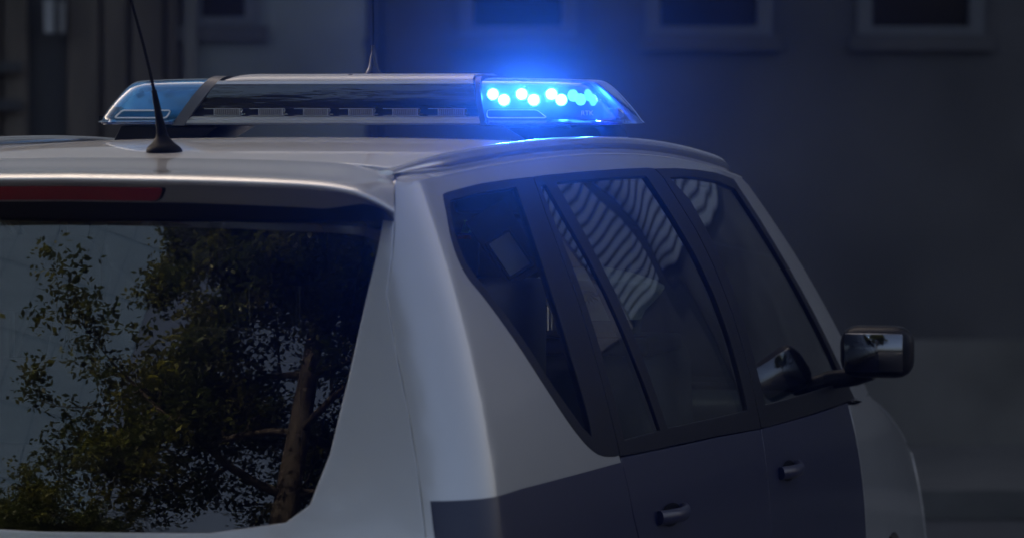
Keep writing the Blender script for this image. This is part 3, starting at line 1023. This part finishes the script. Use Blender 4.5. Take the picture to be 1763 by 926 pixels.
bld = empty('stone_building', street(0, FD, .125), TH)
bld.rotation_euler = (0, 0, 0)
tag(bld, 'dark stone town building with tall windows across the street behind the car', 'building')
H = 16.3
# walls as piers and panels round the openings (no faces share a plane)
win = [(-.715, -.47, 2.10, 2.42), (.57, 1.03, 2.055, 2.42), (1.45, 1.95, 2.055, 2.42), (2.45, 2.95, 2.055, 2.42)]
cuts = [-8, -.77]
m = MB(); fb(m, -9, -2.62, .12, 2.5, 0, .5); m.build('wall', STONE, bld)
m = MB(); fb(m, -.715, .085, .12, 2.07, .02, .5); m.build('wall', PLASTER, bld)
m = MB(); fb(m, -.42, .085, 2.07, 2.5, .02, .5); fb(m, -.715, -.42, 2.45, 2.5, .02, .5); m.build('wall', PLASTER, bld)
m = MB(); fb(m, .165, 4.2, .12, 2.03, .02, .5); m.build('wall', PLASTER2, bld)
m = MB()
for a, b in ((.165, .535), (1.07, 1.41), (1.99, 2.41), (2.99, 4.2)): fb(m, a, b, 2.03, 2.45, .02, .5)
fb(m, .165, 4.2, 2.45, 2.5, .02, .5)
m.build('wall', PLASTER2, bld)
m = MB(); fb(m, -.775, -.715, .12, 2.5, -.04, .5); m.build('pilaster', STONE, bld)
m = MB(); fb(m, .085, .165, .12, 2.5, .12, .5); m.build('wall_recess', DARKROOM, bld)
m = MB(); fb(m, .30, 4.2, .12, .62, -.03, .018); m.build('plinth', STONE, bld)
m = MB(); fb(m, -9, 4.2, 2.62, H, 0, .5); m.build('upper_wall', PALE, bld)
m = MB(); fb(m, -9, 4.2, 2.505, 2.615, -.09, .5); m.build('cornice', PALE, bld)
m = MB(); fb(m, -9, 16, 0.12, H, 5.5, 6); m.build('back_wall', PLASTER, bld)
m = MB(); fb(m, -9, 16, H, H+.3, -.1, 6); m.build('roof', STONE, bld)
for x0, x1, z0, z1 in win:
    f = MB()
    for a, b, c, d in ((x0-.05, x0+.02, z0, z1), (x1-.02, x1+.05, z0, z1)): fb(f, a, b, c, d, -.012, .12)
    fb(f, x0+.02, x1-.02, z1-.05, z1+.03, -.010, .12)
    fb(f, x0+.02, x1-.02, z0-.0, z0+.04, -.010, .12)
    wf = f.build('window', FRAME, bld)
    p = MB(); fb(p, x0+.02, x1-.02, z0+.04, z1-.05, .08, .09); p.build('pane', PANE, wf)
    p = MB(); fb(p, x0-.04, x1+.04, z0, z1, .42, .48); p.build('dark_backing', DARKROOM, wf)  # near-black sheet stands in for the unlit room
    p = MB(); fb(p, x0-.09, x1+.09, z0-.075, z0-.002, -.02, .015); p.build('sill', PLASTER2, wf)
# upper windows
for r in range(3):
    for cidx in range(4):
        x0 = -7.5+cidx*2.9; z0 = 5.6+r*3.8
        f = MB(); fb(f, x0-.06, x0+1.26, z0, z0+2.1, -.03, .02); wf = f.build('window', FRAME, bld)
        p = MB(); fb(p, x0, x0+1.2, z0+.06, z0+2.04, -.034, -.032); p.build('pane', PANE, wf)
        p = MB(); fb(p, x0-.12, x0+1.32, z0-.12, z0-.005, -.10, -.002); p.build('sill', STONE, wf)
# stone courses left of the gate
for i in range(6):
    for j in range(3):
        x1 = -2.63-.62*j-(.3 if i % 2 else 0); x0 = x1-.605
        st_ = MB(); fb(st_, x0, x1, .16+.36*i, .16+.36*i+.345, -.045-.008*random.random(), -.002); st_.build('stone', STONE, bld, bevel=.012, seg=1)
# louvred upper storeys at the right end
LOUV = mat('pale metal louvre', (.62, .64, .64), .5, .1)
DKM = mat('dark metal', (.02, .021, .024), .5)
lv = empty('louvred_building', street(9.6, FD, .125))
tag(lv, 'modern building clad with pale horizontal louvres right of the stone building', 'building')
m = MB(); fb(m, 4.22, 16, .12, 25, .10, .6); m.build('wall', DKM, lv)
m = MB(); fb(m, 4.24, 15.98, .6, 2.95, .05, .095); m.build('lower_wall', STONE, lv)
m = MB(); fb(m, 4.24, 15.98, 10.9, 24.9, .0, .095); m.build('upper_wall', PLASTER, lv)
slat_me = None
for fl in range(2):
    z0 = 4.0+fl*3.4
    for i in range(29 if fl == 0 else 21):
        z = z0+.115*i-(.90 if fl == 0 else 0)
        s = MB(); s.box((0, 0, 0), (4.30, .05, .072), Matrix.Rotation(R(18), 3, 'X'))
        if slat_me is None:
            o = s.build('louvre', LOUV, lv)
            slat_me = o.data
        else:
            o = bpy.data.objects.new('louvre', slat_me)
            link(o, lv)
        o.location = street(6.41, FD+.04, z)
        o.rotation_euler = (0, 0, TH)
        if o.parent: o.matrix_parent_inverse = Matrix.Translation(-lv.location)
    if fl == 0:
        m = MB(); fb(m, 8.62, 15.98, 2.96, 6.40, .02, .095); m.build('plain_wall', mat('brown grey wall', (.36, .31, .27), .85, var=.15, vscale=1), lv)
    m = MB(); fb(m, 4.24, 15.98, z0+2.42, z0+3.26, -.12, .09); m.build('floor_band', mat('pale stone band', (.40, .37, .32), .8, var=.15, vscale=2), lv)
for x in (4.3, 7.2, 10.1, 13.0):
    m = MB(); fb(m, x, x+.16, .12, 25, -.16, -.125); m.build('mullion', DKM, lv)
m = MB()
fb(m, .40, 1.55, .13, 1.36, -.07, -.035)
m.build('added_panel', mat('pale green shutter', (.50, .62, .58), .6, var=.1, vscale=2), bld)  # hidden panel added to brighten what shows through the cabin windows
# downpipe in the recess
dp = empty('downpipe', street(.125, FD-.01, .125))
tag(dp, 'dark blue round downpipe between the grey and the brown wall', 'downpipe')
DP = mat('dark blue pipe', (.008, .010, .028), .5)
MB().tube([street(.125, FD+.02, .125), street(.125, FD+.02, 1.9)], .042, 14).build('pipe', DP, dp, smooth=60)
MB().tube([street(.125, FD+.02, 1.902), street(.125, FD+.02, 2.5)], .040, 14).build('pipe', DP, dp, smooth=60)
for z in (.9, 2.0, 2.3): MB().tube([street(.125, FD+.02, z), street(.125, FD+.02, z+.04)], .050, 14).build('bracket', DP, dp, smooth=60)
# timber gate
gate = empty('timber_gate', street(-1.7, FD+.2, .125))
tag(gate, 'dark timber gate of upright planks with a pale handle plate', 'gate')
xs_ = [-2.60, -2.38, -2.16, -1.99]
x = -2.60
k = 0
while x < -.80:
    wd = .17 if k % 3 else .135
    if x+wd > -.785: wd = -.785-x
    if wd < .05: break
    deep = .0 if k % 2 else .02
    if not (-1.55 < x < -1.42):
        m = MB(); fb(m, x+.008, x+wd-.010, .14, 2.44, .14+deep, .20+deep); m.build('plank', WOOD, gate, bevel=.008, seg=1)
    x += wd
    k += 1
m = MB(); fb(m, -2.62, -.776, .126, 2.5, .26, .5); m.build('gate_back', DKM, gate)
m = MB(); fb(m, -1.44, -1.395, 2.065, 2.225, .06, .135); m.build('handle_plate', mat('pale plate', (.26, .26, .26), .5), gate)
m = MB(); fb(m, -1.375, -1.34, 2.065, 2.215, .08, .135); m.build('handle_plate', mat('dull plate', (.15, .145, .14), .5), gate)
for z in (1.88, 1.70, 1.2): 
    m = MB(); fb(m, -2.55, -1.55, z, z+.05, .09, .137); m.build('strap_hinge', DKM, gate)

# ------------------------------------------------------------------ behind the camera: tree, office block
def office(name, org, wx, n, hgt, rz, label):
    e = empty(name, org)
    tag(e, label, 'building')
    rot = Matrix.Rotation(rz, 3, 'Z')
    WALLW = mat('pale panel', (.15, .28, .47), .6)
    m = MB(); m.box(Vector(org)+rot @ Vector((0, 5, hgt/2)), (wx, 9, hgt), rot); m.build('wall', WALLW, e)
    cols, rows = n
    pm = None
    for i in range(cols):
        for j in range(rows):
            o = None
            cpos = Vector(org)+rot @ Vector((-wx/2+wx*(i+.5)/cols, .512, hgt*(j+.5)/rows))
            if pm is None:
                o = MB().box((0, 0, 0), (wx/cols*.95, .05, hgt/rows*.95)).build('window_pane', mat('pale sky pane', (.20, .335, .53), .4), e)
                pm = o.data
            else:
                o = link(bpy.data.objects.new('window_pane', pm), e)
            o.location = cpos
            o.rotation_euler = (0, 0, rz)
            o.matrix_parent_inverse = Matrix.Translation(-Vector(org))
    return e
def bearing(p0, az, dist):   # az: degrees left of straight back from the car's tail
    return Vector((p0[0]-math.sin(R(az))*dist, p0[1]-math.cos(R(az))*dist, 0))
office('office_block', bearing((0, 0), 34, 30), 16, (8, 10), 34, PI-R(34), 'tall pale office block with a grid of large panes behind the tree')

LEAF = mat('green leaves with painted sun', (.045, .065, .018), .55, var=.35, vscale=1.2)
_n = LEAF.node_tree
_b = _n.nodes['Principled BSDF']
_no = _n.nodes.new('ShaderNodeTexNoise'); _no.inputs['Scale'].default_value = 1.6; _no.inputs['Detail'].default_value = 3
_tc = _n.nodes.new('ShaderNodeTexCoord'); _n.links.new(_tc.outputs['Object'], _no.inputs['Vector'])
_cr = _n.nodes.new('ShaderNodeValToRGB')
_cr.color_ramp.elements[0].position, _cr.color_ramp.elements[0].color = .50, (.06, .085, .022, 1)
_cr.color_ramp.elements[1].position, _cr.color_ramp.elements[1].color = .66, (.22, .22, .03, 1)  # yellow-green patches put sunlit leaves into the colour
_n.links.new(_no.outputs[0], _cr.inputs[0]); _n.links.new(_cr.outputs[0], _b.inputs['Base Color'])
_tl = _n.nodes.new('ShaderNodeBsdfTranslucent'); _n.links.new(_cr.outputs[0], _tl.inputs[0])
_mx = _n.nodes.new('ShaderNodeMixShader'); _mx.inputs[0].default_value = .4
_n.links.new(_b.outputs[0], _mx.inputs[1]); _n.links.new(_tl.outputs[0], _mx.inputs[2])
_n.links.new(_mx.outputs[0], _n.nodes['Material Output'].inputs['Surface'])
BARK = mat('brown bark', (.05, .04, .03), .9, var=.3, vscale=8, stretch=(1, 1, .2), bump=.5, bscale=20)
def tree(loc, label, seed, h=11.5, spread=3.3, crown0=3.4, density=1.0):
    rg = random.Random(seed)
    e = empty('street_tree', loc)
    tag(e, label, 'tree')
    tk = MB()
    lf = MB()
    L = Vector(loc)
    def leafclump(p, r, n):
        for _ in range(n):
            c = p+Vector((rg.gauss(0, r), rg.gauss(0, r), rg.gauss(0, r*.55)))
            a = Vector((rg.gauss(0, 1), rg.gauss(0, 1), rg.gauss(0, .5))).normalized()
            b = a.cross(Vector((rg.gauss(0, .5), rg.gauss(0, .5), 1))).normalized()
            s = rg.uniform(.03, .062)
            lf.add([c-a*s, c+b*s*.5, c+a*s, c-b*s*.5], [(0, 1, 2, 3)])
    def limb(p, d, ln, r, lev):
        pts, rr = [p], [r]
        q = p.copy(); dd = d.normalized()
        n = 7
        for i in range(n):
            dd = (dd+Vector((rg.gauss(0, .13), rg.gauss(0, .13), rg.gauss(0.02, .10)))).normalized()
            q = q+dd*ln/n
            pts.append(q.copy()); rr.append(r*(1-.8*(i+1)/n))
            if lev < 3 and i > 0:
                for _ in range(2 if lev == 1 else 1 if lev == 2 and rg.random() < .9 else 0):
                    sd = dd.cross(Vector((rg.gauss(0, 1), rg.gauss(0, 1), rg.gauss(0, 1)))).normalized()
                    limb(q, (dd*.6+sd+Vector((0, 0, -.05))), ln*rg.uniform(.36, .55), r*(1-.7*(i+1)/n)*.55, lev+1)
            if lev >= 2: leafclump(q, .11, int((10 if lev == 2 else 16)*density))
        if lev >= 1: leafclump(q, .13, int(20*density))
        tk.tube(pts, rr, 6 if lev > 1 else 9, caps=False)
    tp, tr = [], []
    q = L.copy()
    for i in range(13):
        t = i/12
        tp.append(L+Vector((.25*math.sin(3*t), .2*math.sin(2.2*t+1)-.17, h*.86*t))); tr.append(.20*(1-t)**.8+.02)
    tk.tube(tp, tr, 12)
    k = 0
    for i in range(3, 13):
        for _ in range(3):
            z = tp[i].z
            if z < crown0: continue
            az = k*2.4+rg.uniform(-.4, .4); k += 1
            f = (z-crown0)/(h-crown0)
            ln = spread*(1.05-.72*f)*rg.uniform(.75, 1.1)
            limb(tp[i], Vector((math.cos(az), math.sin(az), .22+.35*f)), ln, .06*(1-.5*f), 1)
    tk.build('trunk', BARK, e, smooth=60)
    lf.build('crown', LEAF, e, smooth=0)
    return e
tree(bearing((.1, 0), 3.4, 7.2), 'broad leafy tree standing behind the camera nearest the car', 3, h=11.5, spread=2.8, crown0=3.6, density=.8)
tree(bearing((.1, 0), 24, 12), 'added smaller leafy tree, out of view, left of the broad tree behind the camera', 8, h=5.6, spread=2.4, crown0=1.6, density=.35)  # unseen tree added to darken the reflection in the bar's middle lens

# ------------------------------------------------------------------ added volume, imitates lens bloom round the lit lamps
hz = MB()
hz.box((0, 0, 13.2), (130, 130, 28.6))
HZ = bpy.data.materials.new('thin haze')
HZ.use_nodes = True
n = HZ.node_tree
n.nodes.clear()
vo = n.nodes.new('ShaderNodeVolumePrincipled')
vo.inputs['Color'].default_value = (.92, .94, 1, 1)
vo.inputs['Density'].default_value = .003
vo.inputs['Anisotropy'].default_value = .974
om = n.nodes.new('ShaderNodeOutputMaterial')
n.links.new(vo.outputs[0], om.inputs['Volume'])
ho = hz.build('bloom_volume', HZ)
ho['kind'] = 'stuff'
